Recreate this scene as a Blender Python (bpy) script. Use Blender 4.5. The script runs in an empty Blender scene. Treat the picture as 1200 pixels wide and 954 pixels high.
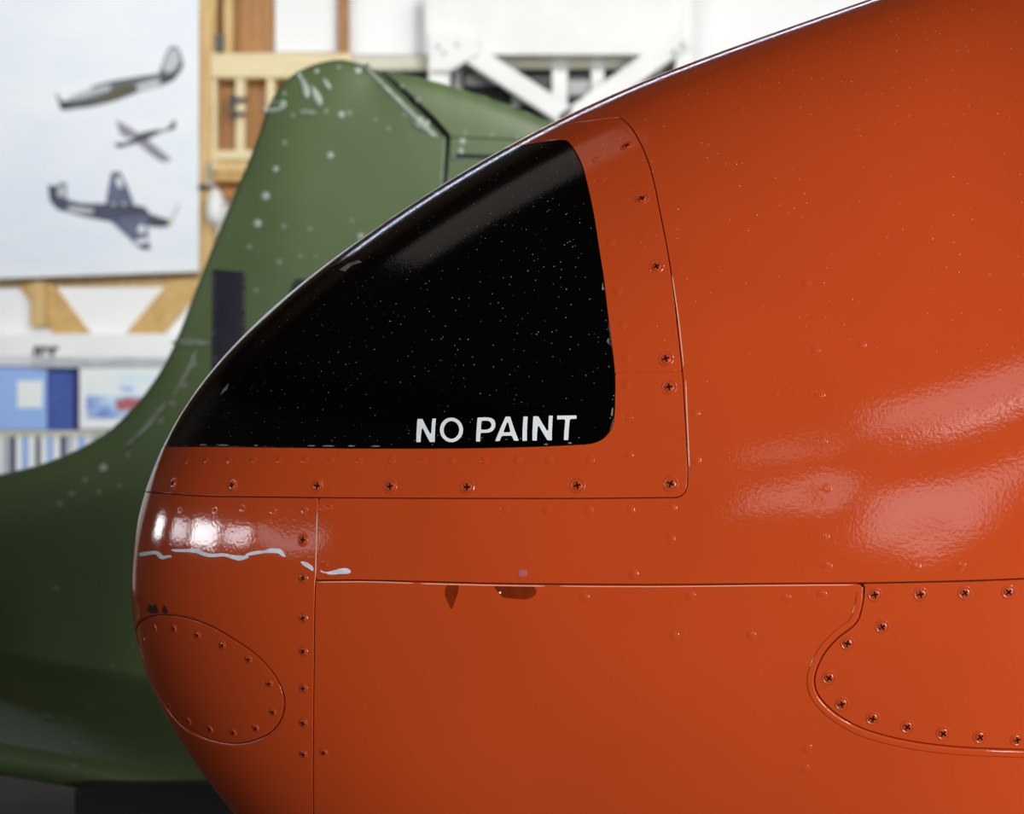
import bpy, math, random
import numpy as np
from mathutils import Vector, Matrix
from mathutils.geometry import delaunay_2d_cdt

random.seed(7); RNG = np.random.default_rng(7)
SC = bpy.context.scene
COL = SC.collection

# ------------------------------------------------------------------ camera, world, lights, exposure
F, CH = 2500.0, 1.6                      # focal length in pixels of the 1200 x 954 frame, camera height
cam_d = bpy.data.cameras.new('camera'); cam = bpy.data.objects.new('camera', cam_d); COL.objects.link(cam)
cam.location = (0, 0, CH); cam.rotation_euler = (math.pi/2, 0, 0)
cam_d.sensor_fit = 'HORIZONTAL'; cam_d.sensor_width = 36.0; cam_d.lens = 36.0*F/1200.0
cam_d.clip_start = 0.05; cam_d.clip_end = 100
cam_d.dof.use_dof = True; cam_d.dof.focus_distance = 2.30; cam_d.dof.aperture_fstop = 7.0
SC.camera = cam
SC.view_settings.view_transform = 'Standard'; SC.view_settings.look = 'None'
SC.view_settings.gamma = 1.0; SC.view_settings.use_curve_mapping = False
SC.view_settings.exposure = 0.0
world = bpy.data.worlds.new('world'); SC.world = world; world.use_nodes = True
bg = world.node_tree.nodes['Background']; bg.inputs[0].default_value = (0.75, 0.85, 1.0, 1); bg.inputs[1].default_value = 0.3

def area(name, loc, rot, sx, sy, power, col=(1, 1, 1)):
    l = bpy.data.lights.new(name, 'AREA'); l.shape = 'RECTANGLE'; l.size = sx; l.size_y = sy
    l.energy = power; l.color = col
    o = bpy.data.objects.new(name, l); COL.objects.link(o); o.location = loc; o.rotation_euler = rot
    return o
R90 = math.pi/2
# daylight through the front wall's windows and door, the left wall's door, the strip lamp, and added fills for the back wall and ceiling
LIGHTS = [  # name, place, turn, width, height, watts, colour
    ('door_light', (5.6, -6.9, 2.6), (R90, 0, 0), 3.2, 3.9, 1680, (1.0, 0.985, 0.96)),
    ('window_light', (-0.30, -6.9, 1.90), (R90, 0, 0), 1.30, 1.45, 16, (0.95, 0.97, 1.0)),
    ('window_light', (0.0, -6.9, 5.05), (R90, 0, 0), 2.6, 1.00, 18, (0.95, 0.97, 1.0)),
    ('window_light', (0.35, -6.9, 4.28), (R90, 0, 0), 2.0, 0.30, 15, (0.95, 0.97, 1.0)),
    ('window_light', (-2.05, -6.9, 2.85), (R90, 0, 0), 1.35, 0.70, 6, (0.95, 0.97, 1.0)),
    ('window_light', (-2.35, -6.9, 4.30), (R90, 0, 0), 1.2, 0.40, 2, (0.95, 0.97, 1.0)),
    ('left_window_light', (-8.86, 7.6, 2.35), (R90, 0, -R90), 1.4, 0.60, 30, (0.92, 0.96, 1.0)),
    ('left_window_light', (-8.86, 4.8, 2.45), (R90, 0, -R90), 1.4, 0.60, 20, (0.92, 0.96, 1.0)),
    ('left_window_light', (-8.86, 2.9, 2.50), (R90, 0, -R90), 1.6, 0.75, 66, (0.92, 0.96, 1.0)),
    ('left_window_light', (-8.86, 1.1, 2.60), (R90, 0, -R90), 1.2, 0.55, 22, (0.92, 0.96, 1.0)),
    ('left_window_light', (-8.86, -1.0, 2.80), (R90, 0, -R90), 2.2, 0.70, 10, (0.92, 0.96, 1.0)),
    ('wall_washer_light', (-3.5, 7.5, 5.5), (math.radians(64), 0, 0), 5.0, 0.4, 250, (0.97, 0.985, 1.0)),  # unseen fills added to brighten the back wall, facing away from the nose
    ('wall_washer_light', (2.5, 7.5, 5.5), (math.radians(64), 0, 0), 5.0, 0.4, 250, (1.0, 0.99, 0.97)),
    ('ceiling_lamp_light', (-2.9, 5.2, 6.9), (0, 0, 0), 2.4, 1.7, 1.5, (1.0, 0.60, 0.32)),  # added dim glow, mirrored in the radome as a lit wood ceiling
    ('strip_lamp_light', (-1.0, 12.4, 6.5), (math.radians(-65), 0, 0), 6.0, 0.14, 34, (0.72, 0.80, 1.0)),
]
for a in LIGHTS: area(*a)
def spot(name, loc, aim, deg, power, col, radius=.12):      # unseen spots added to brighten the fin and the red top
    l = bpy.data.lights.new(name, 'SPOT'); l.spot_size = math.radians(deg); l.spot_blend = 1.0; l.energy = power; l.color = col; l.shadow_soft_size = radius
    o = bpy.data.objects.new(name, l); COL.objects.link(o); o.location = loc
    o.rotation_euler = (Vector(aim)-Vector(loc)).to_track_quat('-Z', 'Y').to_euler()
spot('spot_lamp_light', (4.0, 0.5, 5.6), (0.45, 2.6, 2.05), 34, 300, (1.0, 0.98, 0.95))
spot('spot_lamp_light', (2.4, 0.2, 6.6), (-0.10, 5.5, 2.30), 20, 1150, (1.0, 0.99, 0.95))

# ------------------------------------------------------------------ materials
def mat(name, col, rough=0.5, metal=0.0, spec=0.5, var=0.0, vscale=8.0, bump=0.0, bscale=200.0, bdist=0.001,
        coat=0.0, stretch=(1, 1, 1), col2=None, dust=None):
    m = bpy.data.materials.new(name); m.use_nodes = True
    nt = m.node_tree; b = nt.nodes['Principled BSDF']
    b.inputs['Roughness'].default_value = rough; b.inputs['Metallic'].default_value = metal
    b.inputs['Specular IOR Level'].default_value = spec; b.inputs['Coat Weight'].default_value = coat
    b.inputs['Coat Roughness'].default_value = 0.06
    b.inputs['Base Color'].default_value = (*col, 1)
    tc = nt.nodes.new('ShaderNodeTexCoord'); mp = nt.nodes.new('ShaderNodeMapping')
    nt.links.new(tc.outputs['Object'], mp.inputs[0]); mp.inputs['Scale'].default_value = stretch
    src = None
    if var or col2:
        n = nt.nodes.new('ShaderNodeTexNoise'); n.inputs['Scale'].default_value = vscale; n.inputs['Detail'].default_value = 5
        nt.links.new(mp.outputs[0], n.inputs['Vector'])
        r = nt.nodes.new('ShaderNodeValToRGB'); nt.links.new(n.outputs['Fac'], r.inputs[0])
        c2 = col2 or tuple(min(1, c*(1+var)) for c in col); c1 = col if col2 else tuple(c*(1-var) for c in col)
        r.color_ramp.elements[0].position = 0.32; r.color_ramp.elements[1].position = 0.68
        r.color_ramp.elements[0].color = (*c1, 1); r.color_ramp.elements[1].color = (*c2, 1)
        src = r.outputs[0]; nt.links.new(src, b.inputs['Base Color'])
    if dust:                                  # settled dust specks: scale, size, share of cells, colour, lowest height
        sc, size, share, dc, zlo = dust
        v = nt.nodes.new('ShaderNodeTexVoronoi'); v.inputs['Scale'].default_value = sc
        nt.links.new(tc.outputs['Object'], v.inputs['Vector'])
        sep = nt.nodes.new('ShaderNodeSeparateColor'); nt.links.new(v.outputs['Color'], sep.inputs[0])
        sz = nt.nodes.new('ShaderNodeMath'); sz.operation = 'MULTIPLY'; sz.inputs[1].default_value = size
        nt.links.new(sep.outputs[1], sz.inputs[0])
        lt = nt.nodes.new('ShaderNodeMath'); lt.operation = 'LESS_THAN'
        nt.links.new(v.outputs['Distance'], lt.inputs[0]); nt.links.new(sz.outputs[0], lt.inputs[1])
        pick = nt.nodes.new('ShaderNodeMath'); pick.operation = 'LESS_THAN'; pick.inputs[1].default_value = share
        nt.links.new(sep.outputs[0], pick.inputs[0])
        sx = nt.nodes.new('ShaderNodeSeparateXYZ'); nt.links.new(tc.outputs['Object'], sx.inputs[0])
        hz = nt.nodes.new('ShaderNodeMapRange'); hz.inputs['From Min'].default_value = zlo; hz.inputs['From Max'].default_value = zlo+0.35
        nt.links.new(sx.outputs['Z'], hz.inputs['Value'])
        m1 = nt.nodes.new('ShaderNodeMath'); m1.operation = 'MULTIPLY'; nt.links.new(lt.outputs[0], m1.inputs[0]); nt.links.new(pick.outputs[0], m1.inputs[1])
        m2 = nt.nodes.new('ShaderNodeMath'); m2.operation = 'MULTIPLY'; nt.links.new(m1.outputs[0], m2.inputs[0]); nt.links.new(hz.outputs[0], m2.inputs[1])
        mx = nt.nodes.new('ShaderNodeMix'); mx.data_type = 'RGBA'
        nt.links.new(m2.outputs[0], mx.inputs[0])
        if src: nt.links.new(src, mx.inputs[6])
        else: mx.inputs[6].default_value = (*col, 1)
        mx.inputs[7].default_value = (*dc, 1)
        nt.links.new(mx.outputs[2], b.inputs['Base Color'])
    if bump:
        n2 = nt.nodes.new('ShaderNodeTexNoise'); n2.inputs['Scale'].default_value = bscale; n2.inputs['Detail'].default_value = 2
        nt.links.new(mp.outputs[0], n2.inputs['Vector'])
        bp = nt.nodes.new('ShaderNodeBump'); bp.inputs['Strength'].default_value = bump; bp.inputs['Distance'].default_value = bdist
        nt.links.new(n2.outputs['Fac'], bp.inputs['Height']); nt.links.new(bp.outputs[0], b.inputs['Normal'])
        if coat: nt.links.new(bp.outputs[0], b.inputs['Coat Normal'])
    return m

RED = (0.46, 0.058, 0.012)
M = {}
M['red'] = mat('red_orange_paint', RED, 0.085, spec=0.5, var=0.04, vscale=5, bump=0.17, bscale=260, bdist=0.0006,
               dust=(150, 0.105, 0.8, (0.8, 0.45, 0.3), 1.55))
M['red_screw'] = mat('red_painted_steel', (0.42, 0.055, 0.012), 0.22, bump=0.2, bscale=500, bdist=0.0004)
M['red_dark'] = mat('dark_red_seam', (0.05, 0.008, 0.003), 0.8, spec=0.1)
M['black'] = mat('black_radome', (0.0010, 0.0010, 0.0012), 0.10, spec=0.42, bump=0.2, bscale=300, bdist=0.0004,
                 dust=(185, 0.115, 1.0, (0.36, 0.38, 0.42), 1.40))
M['letter'] = mat('white_lettering', (0.72, 0.76, 0.80), 0.45, var=0.05, vscale=80)
M['scrape'] = mat('white_scrape_paint', (0.62, 0.68, 0.78), 0.4, var=0.15, vscale=120)
M['primer'] = mat('brown_red_primer', (0.17, 0.018, 0.002), 0.5, spec=0.12, var=0.2, vscale=90)
M['nick'] = mat('pale_paint_nick', (0.17, 0.16, 0.16), 0.6, var=0.5, vscale=150)
M['mauve'] = mat('mauve_smudge', (0.42, 0.10, 0.12), 0.4)
M['grime'] = mat('black_grime', (0.03, 0.008, 0.006), 0.6, spec=0.1)
M['slot'] = mat('dark_screw_slot', (0.010, 0.003, 0.002), 0.8, spec=0.05)
M['bare'] = mat('worn_seam_edge', (0.75, 0.35, 0.25), 0.35)  # pale colour painted as the highlight on seam edges
M['green'] = mat('olive_green_paint', (0.098, 0.145, 0.060), 0.42, var=0.16, vscale=4, bump=0.1, bscale=60, bdist=0.001, stretch=(1, 1, 0.5))
M['green_edge'] = mat('grey_green_worn_edge', (0.20, 0.27, 0.20), 0.4, var=0.2, vscale=20)
M['fleck'] = mat('bare_metal_fleck', (0.38, 0.45, 0.40), 0.4, var=0.2, vscale=60)
M['scuff'] = mat('pale_scuff', (0.36, 0.42, 0.36), 0.5, var=0.3, vscale=50)  # real scuffs, and the painted reflection along the hinge edge
M['scuff_dim'] = mat('dim_scuff', (0.20, 0.25, 0.185), 0.5, var=0.3, vscale=50)
M['tape'] = mat('navy_black_tape', (0.014, 0.015, 0.030), 0.5, var=0.1, vscale=20)
M['rubber'] = mat('black_rubber', (0.004, 0.004, 0.004), 0.7)  # black for gaps and slots, and for the shade under the tailplane
M['white'] = mat('white_painted_wall', (0.86, 0.87, 0.87), 0.6, var=0.02, vscale=2)
M['steel'] = mat('white_painted_steel', (0.78, 0.79, 0.77), 0.45, var=0.03, vscale=4)
M['cream'] = mat('cream_steel', (0.60, 0.58, 0.46), 0.5, var=0.06, vscale=4)
M['pine'] = mat('pale_pine', (0.56, 0.35, 0.12), 0.55, col2=(0.70, 0.49, 0.21), vscale=6, stretch=(6, 6, 0.8))
M['pine_pale'] = mat('cream_pine', (0.72, 0.58, 0.32), 0.55, col2=(0.80, 0.68, 0.42), vscale=6, stretch=(0.8, 6, 6))
M['pine_mid'] = mat('golden_pine', (0.52, 0.31, 0.09), 0.55, col2=(0.66, 0.43, 0.15), vscale=8, stretch=(2, 2, 2))
M['ply'] = mat('orange_plywood', (0.32, 0.13, 0.025), 0.5, col2=(0.43, 0.20, 0.045), vscale=5, stretch=(5, 5, 1))
M['darkglass'] = mat('dark_window_glass', (0.012, 0.013, 0.014), 0.15, var=0.3, vscale=3)
M['greyband'] = mat('grey_blind', (0.38, 0.39, 0.38), 0.5, var=0.15, vscale=6)
M['banner'] = mat('pale_sky_print', (0.74, 0.80, 0.89), 0.55, col2=(0.84, 0.87, 0.90), vscale=2.2, stretch=(0.6, 1, 1.6))
M['rod'] = mat('dark_banner_rod', (0.10, 0.065, 0.03), 0.5)
M['blue'] = mat('blue_display_cloth', (0.055, 0.10, 0.36), 0.8, var=0.12, vscale=10)
M['navy'] = mat('navy_display_edge', (0.018, 0.028, 0.13), 0.8)
M['skyblue'] = mat('light_blue_print', (0.30, 0.48, 0.85), 0.6)
M['paper'] = mat('white_print_border', (0.84, 0.87, 0.86), 0.5)
M['seaprint'] = mat('blue_sea_print', (0.10, 0.18, 0.62), 0.5, col2=(0.55, 0.75, 0.90), vscale=6)
M['palesky'] = mat('pale_painted_sky', (0.66, 0.80, 0.86), 0.5, col2=(0.82, 0.86, 0.84), vscale=5)
M['redprint'] = mat('red_print', (0.42, 0.12, 0.12), 0.5)
M['ink'] = mat('black_print', (0.03, 0.03, 0.035), 0.5)
for nm, c in dict(p_grey=(0.10, 0.11, 0.125), p_olive=(0.085, 0.078, 0.035), p_pale=(0.46, 0.49, 0.51), p_dark=(0.035, 0.04, 0.05),
                  p_mauve=(0.055, 0.042, 0.07), p_lilac=(0.26, 0.25, 0.31), p_navy=(0.045, 0.055, 0.11), p_slate=(0.10, 0.12, 0.20),
                  p_white=(0.66, 0.69, 0.72), p_lime=(0.45, 0.55, 0.12)).items():
    M[nm] = mat('print_'+nm[2:], c, 0.55, var=0.12, vscale=10)
M['iron'] = mat('black_iron', (0.025, 0.026, 0.03), 0.4)
M['concrete'] = mat('dark_concrete', (0.020, 0.018, 0.016), 0.8, spec=0.08, var=0.25, vscale=1.5, bump=0.1, bscale=30)
M['ceil'] = mat('dark_timber_ceiling', (0.04, 0.024, 0.012), 0.8, spec=0.1, var=0.3, vscale=3, stretch=(1, 8, 1))
M['greywall'] = mat('shaded_hangar_wall', (0.07, 0.062, 0.055), 0.8, spec=0.1, var=0.15, vscale=1.5)
M['frame'] = mat('white_window_frame', (0.7, 0.7, 0.68), 0.5)

# ------------------------------------------------------------------ object helpers
def link(name, verts, faces, mats, parent=None, midx=None, smooth=False, normals=None):
    me = bpy.data.meshes.new(name); me.from_pydata([tuple(map(float, v)) for v in verts], [], [tuple(map(int, f)) for f in faces])
    for m in (mats if isinstance(mats, (list, tuple)) else [mats]): me.materials.append(m)
    if midx is not None: me.polygons.foreach_set('material_index', np.asarray(midx, np.int32))
    if smooth or normals is not None: me.polygons.foreach_set('use_smooth', np.ones(len(me.polygons), bool))
    me.update()
    if normals is not None: me.normals_split_custom_set_from_vertices([tuple(map(float, n)) for n in normals])
    o = bpy.data.objects.new(name, me); COL.objects.link(o)
    if parent: o.parent = parent
    return o
def thing(name, label, cat, group=None):
    o = bpy.data.objects.new(name, None); COL.objects.link(o); o.empty_display_size = 0.1
    o['label'] = label; o['category'] = cat
    if group: o['group'] = group
    return o
def tag(o, label, cat, group=None):
    o['label'] = label; o['category'] = cat
    if group: o['group'] = group
    return o
def put(root, loc):
    """move an empty to the base of its thing, its parts staying where they are"""
    loc = Vector(loc); root.location = loc
    for c in root.children: c.matrix_parent_inverse = Matrix.Translation(-loc)
def struct(o, label=None):
    o['kind'] = 'structure'
    if label: o['label'] = label
    return o
def boxes(name, specs, mats, parent=None, bevel=0.0):
    v, f, mi = [], [], []
    for k, s in enumerate(specs):
        x0, x1, y0, y1, z0, z1 = s[:6]; b = len(v)
        v += [(x, y, z) for x in (x0, x1) for y in (y0, y1) for z in (z0, z1)]
        f += [tuple(b+i for i in q) for q in ((0, 1, 3, 2), (4, 6, 7, 5), (0, 4, 5, 1), (2, 3, 7, 6), (0, 2, 6, 4), (1, 5, 7, 3))]
        mi += [s[6] if len(s) > 6 else 0]*6
    o = link(name, v, f, mats, parent, mi)
    if bevel:
        md = o.modifiers.new('bevel', 'BEVEL'); md.width = bevel; md.segments = 2
    return o
def prism(name, poly, y0, y1, mats, parent=None, bevel=0.0):
    """a flat piece: outline in world (x, z), from depth y0 (near) to y1"""
    n = len(poly); a = sum(poly[i][0]*poly[(i+1) % n][1]-poly[(i+1) % n][0]*poly[i][1] for i in range(n))
    if a < 0: poly = poly[::-1]
    v = [(x, y0, z) for x, z in poly]+[(x, y1, z) for x, z in poly]
    f = [tuple(range(n)), tuple(range(2*n-1, n-1, -1))]+[(i, n+i, n+(i+1) % n, (i+1) % n) for i in range(n)]
    o = link(name, v, f, mats, parent)
    if bevel:
        md = o.modifiers.new('bevel', 'BEVEL'); md.width = bevel; md.segments = 2
    return o
def at(u, v, Y): return ((u-600)/F*Y, CH-(v-477)/F*Y)      # world x, z of a pixel at depth Y

# ------------------------------------------------------------------ hangar shell
YB = 14.4
def piece(name, u0, v0, u1, v1, Y, th, m, parent=None, bevel=0.004):
    x0, z1 = at(u0, v0, Y); x1, z0 = at(u1, v1, Y)
    return boxes(name, [(x0, x1, Y, Y+th, z0, z1)], m, parent, bevel)
def bar(name, p, q, w, Y, th, m, parent=None, bevel=0.004):
    (x0, z0), (x1, z1) = at(*p, Y), at(*q, Y); d = math.hypot(x1-x0, z1-z0); h = w/2/F*Y
    nx, nz = -(z1-z0)/d*h, (x1-x0)/d*h
    return prism(name, [(x0+nx, z0+nz), (x1+nx, z1+nz), (x1-nx, z1-nz), (x0-nx, z0-nz)], Y, Y+th, m, parent, bevel)

struct(boxes('floor', [(-9, 9, -7, YB+0.6, -0.1, 0)], M['concrete']), 'dark polished concrete hangar floor')
struct(boxes('ceiling', [(-9, 9, -7, YB+0.6, 7.0, 7.1)], M['ceil']), 'dark timber hangar ceiling')
wall = struct(boxes('wall_back', [(-9, 9, YB+0.3, YB+0.5, 0, 7.0)], M['white']), 'white hangar wall with exposed timber framing')
struct(boxes('wall_right', [(9, 9.2, -7, YB+0.6, 0, 7.0)], M['greywall']))
struct(boxes('wall_left', [(-9.2, -9, -7, YB+0.6, 0, 7.0)], M['greywall']))
struct(boxes('wall_front', [(-9, 9, -7.2, -7, 0, 7.0)], M['greywall']))
def opening(name, cx, cz, w, h, side):
    """frame with a mullion round an opening of the front or left wall"""
    def b(a0, a1, z0, z1): return (a0, a1, -7.0, -6.93, z0, z1) if side == 'front' else (-9.0, -8.9, a0, a1, z0, z1)
    sp = [b(cx-w/2-.08, cx+w/2+.08, cz-h/2-.08, cz-h/2), b(cx-w/2-.08, cx+w/2+.08, cz+h/2, cz+h/2+.08), b(cx-w/2-.08, cx-w/2, cz-h/2, cz+h/2), b(cx+w/2, cx+w/2+.08, cz-h/2, cz+h/2)]
    return struct(boxes(name, sp, M['frame']))
k = 0
for L_ in LIGHTS:
    if L_[0] in ('window_light', 'left_window_light'):
        k += 1; fr = L_[0] == 'window_light'; opening('window_%d' % k, L_[1][0] if fr else L_[1][1], L_[1][2], L_[3], L_[4], 'front' if fr else 'left')
    elif L_[0] == 'door_light': opening('door_1', L_[1][0], L_[1][2], L_[3], L_[4], 'front')
for L_ in LIGHTS:
    if L_[0] == 'ceiling_lamp_light': 
        x, y, z = L_[1]; struct(boxes('trim_%d' % (1+(x < 0)), [(x-L_[3]/2-.05, x+L_[3]/2+.05, y-L_[4]/2-.05, y+L_[4]/2+.05, z+.02, 7.0)], M['frame']), 'ceiling lamp housing')

# timber framing on the back wall (behind the banner and the fin); pieces of the wall
def wp(*a, **k): return piece(*a, parent=wall, **k)
Y0 = YB
wp('stud', 228, -20, 248, 335, Y0, .25, M['pine'])
wp('stud', 246, 90, 254, 200, Y0+.02, .2, M['pine_pale'])
wp('beam', 247, 62, 412, 91, Y0-.02, .25, M['pine_pale'])
wp('beam', 247, 176, 330, 187, Y0, .25, M['pine_pale'])
wp('beam', 247, 187, 330, 202, Y0+.03, .2, M['pine'])
wp('beam', 247, 202, 330, 212, Y0+.06, .2, M['pine_mid'])
wp('stud', 276, 90, 287, 178, Y0+.01, .2, M['pine_pale'])
wp('stud', 312, 90, 322, 178, Y0+.01, .2, M['pine_pale'])
wp('plywood_panel', 246, 88, 277, 178, Y0+.16, .1, M['ply'])
wp('plywood_panel', 286, 88, 313, 178, Y0+.16, .1, M['ply'])
wp('plywood_panel', 321, 88, 352, 178, Y0+.16, .1, M['ply'])
wp('plywood_panel', 246, -20, 322, 63, Y0+.16, .1, M['ply'])
wp('stud', 262, -20, 273, 63, Y0+.02, .2, M['pine'])
wp('stud', 244, -20, 253, 63, Y0+.02, .2, M['pine'])
wp('plywood_panel', 246, 206, 290, 234, Y0+.18, .1, M['ply'])
wp('stud', 396, -20, 408, 72, Y0-.01, .25, M['ply'])
wp('beam', 408, 65, 505, 82, Y0+.02, .2, M['cream'])
wp('wall_panel', 322, -20, 396, 61, Y0+.10, .1, M['white'])
wp('wall_panel', 409, -20, 503, 64, Y0+.10, .1, M['white'])
wp('plywood_panel', 385, 82, 505, 140, Y0+.15, .1, M['darkglass'])
gb = boxes('gable_panel', [(-9, 9, YB+.2, YB+.3, 4.95, 7.0)], M['ceil'], wall); wp2 = boxes('timber_panel', [(-9, -4.3, YB+.1, YB+.3, 2.8, 4.95)], M['ceil'], wall)  # unseen dark panels added to darken the rim reflections on the nose
gb['label'] = 'dark timber gable above the white wall'
wp('wall_panel', 795, -40, 1300, 400, Y0-.06, .2, M['white'])
# lower left: braces under the banner
bar('brace', (26, 312), (95, 405), 34, Y0+.01, .2, M['pine_mid'], wall)
bar('brace', (246, 300), (160, 402), 34, Y0+.01, .2, M['pine_mid'], wall)
wp('stud', 36, 330, 54, 383, Y0-.03, .2, M['pine'])
wp('beam', -80, 319, 232, 336, Y0+.03, .2, M['pine'])
wp('wall_panel', -80, 330, 260, 400, Y0+.045, .1, M['white'])
wp('wall_panel', -80, 391, 330, 429, Y0-.05, .2, M['white'])
# window with dark panes behind the truss
w5 = struct(piece('window_20', 528, 60, 797, 260, Y0+.16, .08, M['darkglass'], None, 0)); 
for (u0, v0, u1, v1, dy, m) in [(528, 66, 797, 81, .06, 'cream'), (647, 70, 665, 240, .05, 'steel'), (693, 70, 708, 240, .05, 'steel'), (739, 70, 753, 240, .05, 'steel'),
                                (531, 60, 541, 240, .05, 'greyband'), (600, 70, 608, 240, .09, 'greyband'),
                                (545, 84, 600, 100, .10, 'greyband'), (665, 94, 693, 112, .11, 'greyband'), (708, 96, 739, 112, .11, 'greyband'), (608, 106, 647, 122, .11, 'greyband'), (770, 60, 797, 240, .10, 'greyband')]:
    piece('muntin' if m == 'steel' else 'blind_slat', u0, v0, u1, v1, Y0+dy, .04, M[m], w5)
# white steel truss
tr = thing('roof_truss', 'white painted steel truss with crossing diagonals above the green fin', 'truss')
YT = YB-.22
piece('top_chord', 498, -10, 800, 64, YT, .16, M['steel'], tr)
piece('post', 502, 60, 527, 250, YT+.01, .14, M['steel'], tr)
piece('post', 792, -10, 812, 250, YT+.01, .14, M['steel'], tr)
bar('diagonal', (524, 44), (668, 138), 23, YT-.02, .12, M['steel'], tr)
bar('diagonal', (800, 45), (660, 146), 25, YT-.02, .12, M['steel'], tr)
(x0, z0) = at(0, 0, YT)
prism('gusset_plate', [at(*p, YT) for p in ((686, 112), (708, 110), (712, 140), (690, 165), (650, 160), (664, 138))], YT-.05, YT-.02, M['steel'], tr)
prism('gusset_plate', [at(*p, YT) for p in ((503, 40), (560, 40), (562, 64), (528, 84), (503, 84))], YT-.05, YT-.02, M['steel'], tr)
for u, v in ((513, 54), (520, 62), (535, 52), (800, 52), (790, 60)): piece('bolt', u-2, v-2, u+2, v+2, YT-.07, .03, M['greyband'], tr, bevel=.002)
put(tr, (at(650, 0, YT)[0], YT, 3.4))

# small things at the framing
cl = thing('pipe_clamp', 'black iron clamp fixed round the cream stud left of the fin tip', 'clamp')
piece('clamp_body', 270, 110, 276, 138, Y0-.03, .05, M['iron'], cl); piece('clamp_jaw', 270, 114, 289, 118, Y0-.05, .05, M['iron'], cl); piece('clamp_jaw', 270, 131, 288, 135, Y0-.05, .05, M['iron'], cl)
put(cl, (at(275, 124, Y0)[0], Y0, at(275, 138, Y0)[1]))
br = boxes('wall_bracket', [(at(254, 0, Y0)[0], at(262, 0, Y0)[0], Y0-.04, Y0+.03, at(0, 60, Y0)[1], at(0, 40, Y0)[1])], M['iron'], None, .004)
tag(br, 'small black bracket on the framing above the cream beam', 'bracket')
hk = thing('banner_hook', 'dark metal hook holding the banner edge to the wooden stud', 'hook')
piece('hook_plate', 232, 216, 243, 222, Y0-.05, .05, M['iron'], hk); piece('hook_arm', 242, 214, 252, 218, Y0-.06, .03, M['greyband'], hk)
piece('hook_pin', 243, 190, 247, 216, Y0-.05, .03, M['greyband'], hk)
put(hk, (at(238, 222, Y0)[0], Y0, at(238, 222, Y0)[1]))
def blob(name, cu, cv, ru, rv, Y, ry, m):
    v, f = [], []; nu, nv = 20, 12; cx, cz = at(cu, cv, Y)
    for i in range(nv+1):
        ph = -math.pi/2+math.pi*i/nv
        for j in range(nu):
            a = 2*math.pi*j/nu; r = math.cos(ph)*(1-0.25*math.sin(ph))
            v.append((cx+ru/F*Y*r*math.cos(a), Y+ry*r*math.sin(a), cz+rv/F*Y*math.sin(ph)))
    for i in range(nv):
        for j in range(nu): f.append((i*nu+j, i*nu+(j+1) % nu, (i+1)*nu+(j+1) % nu, (i+1)*nu+j))
    return link(name, v, f, m, None, smooth=True)
tag(blob('hanging_bag', 253, 242, 11, 22, Y0-.10, .07, M['white']), 'white rounded bag hanging on the stud beside the fin edge', 'bag')

# ------------------------------------------------------------------ banner with printed aeroplanes
YN = YB-.045
bn = thing('aircraft_banner', 'pale sky blue banner printed with three old aeroplanes', 'banner')
prism('banner_sheet', [at(*p, YN) for p in ((-90, -30), (233, -30), (233, 318), (-90, 334))], YN, YN+.006, M['banner'], bn)
bar('hem_rod', (-90, 331.5), (232, 320), 4, YN-.01, .02, M['rod'], bn)
def printed(label, pieces):
    v, f, ms, mi = [], [], [], []
    for m, pts in pieces:
        if M[m] not in ms: ms.append(M[m])
        b = len(v); e = .0012*(1+pieces.index((m, pts))); pp = [at(*p, YN) for p in pts]
        a = sum(pp[i][0]*pp[(i+1) % len(pp)][1]-pp[(i+1) % len(pp)][0]*pp[i][1] for i in range(len(pp)))
        if a < 0: pp = pp[::-1]
        v += [(x, YN-e, z) for x, z in pp]; f.append(tuple(range(b, len(v)))); mi.append(ms.index(M[m]))
    o = link('printed_aeroplane', v, f, ms, bn, mi); o['label'] = label
def Z1(*pts, o=(40, 40), s=5.96): return [(o[0]+x/s, o[1]+y/s) for x, y in pts]
printed('printed grey and olive fuselage with a tall pale tail, topmost', [
    ('p_grey', Z1((150, 400), (195, 470), (330, 440), (410, 360), (540, 325), (700, 300), (870, 275), (905, 180), (945, 90), (1000, 85), (1030, 150), (1045, 215), (1020, 270), (960, 330), (880, 365), (720, 410), (560, 470), (400, 510), (220, 532), (185, 525))),
    ('p_pale', Z1((240, 440), (400, 375), (540, 355), (530, 390), (420, 430), (250, 480))),
    ('p_olive', Z1((470, 450), (600, 360), (690, 350), (720, 408), (560, 468), (400, 506))),
    ('p_pale', Z1((715, 350), (780, 330), (880, 310), (885, 355), (790, 388), (725, 400))),
    ('p_pale', Z1((895, 240), (950, 110), (1000, 105), (1020, 190), (985, 255), (930, 275))),
    ('p_dark', Z1((875, 300), (940, 285), (1025, 258), (975, 325), (890, 358))),
    ('p_dark', Z1((150, 405), (180, 470), (280, 465), (430, 440), (400, 475), (250, 500), (230, 530), (188, 530)))])
printed('small printed mauve fighter plane, middle of the banner', [
    ('p_lilac', Z1((570, 600), (650, 640), (740, 700), (650, 730), (600, 700))),
    ('p_lilac', Z1((700, 750), (800, 740), (870, 800), (960, 875), (930, 895), (880, 890), (800, 830))),
    ('p_mauve', Z1((565, 760), (640, 760), (740, 690), (850, 668), (920, 670), (985, 595), (990, 650), (860, 700), (790, 740), (660, 780), (600, 795), (570, 785))),
    ('p_dark', Z1((905, 670), (960, 640), (985, 595), (992, 655), (930, 680)))])
def Z2(*pts): return Z1(*pts, o=(40, 180), s=5.96)
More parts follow.
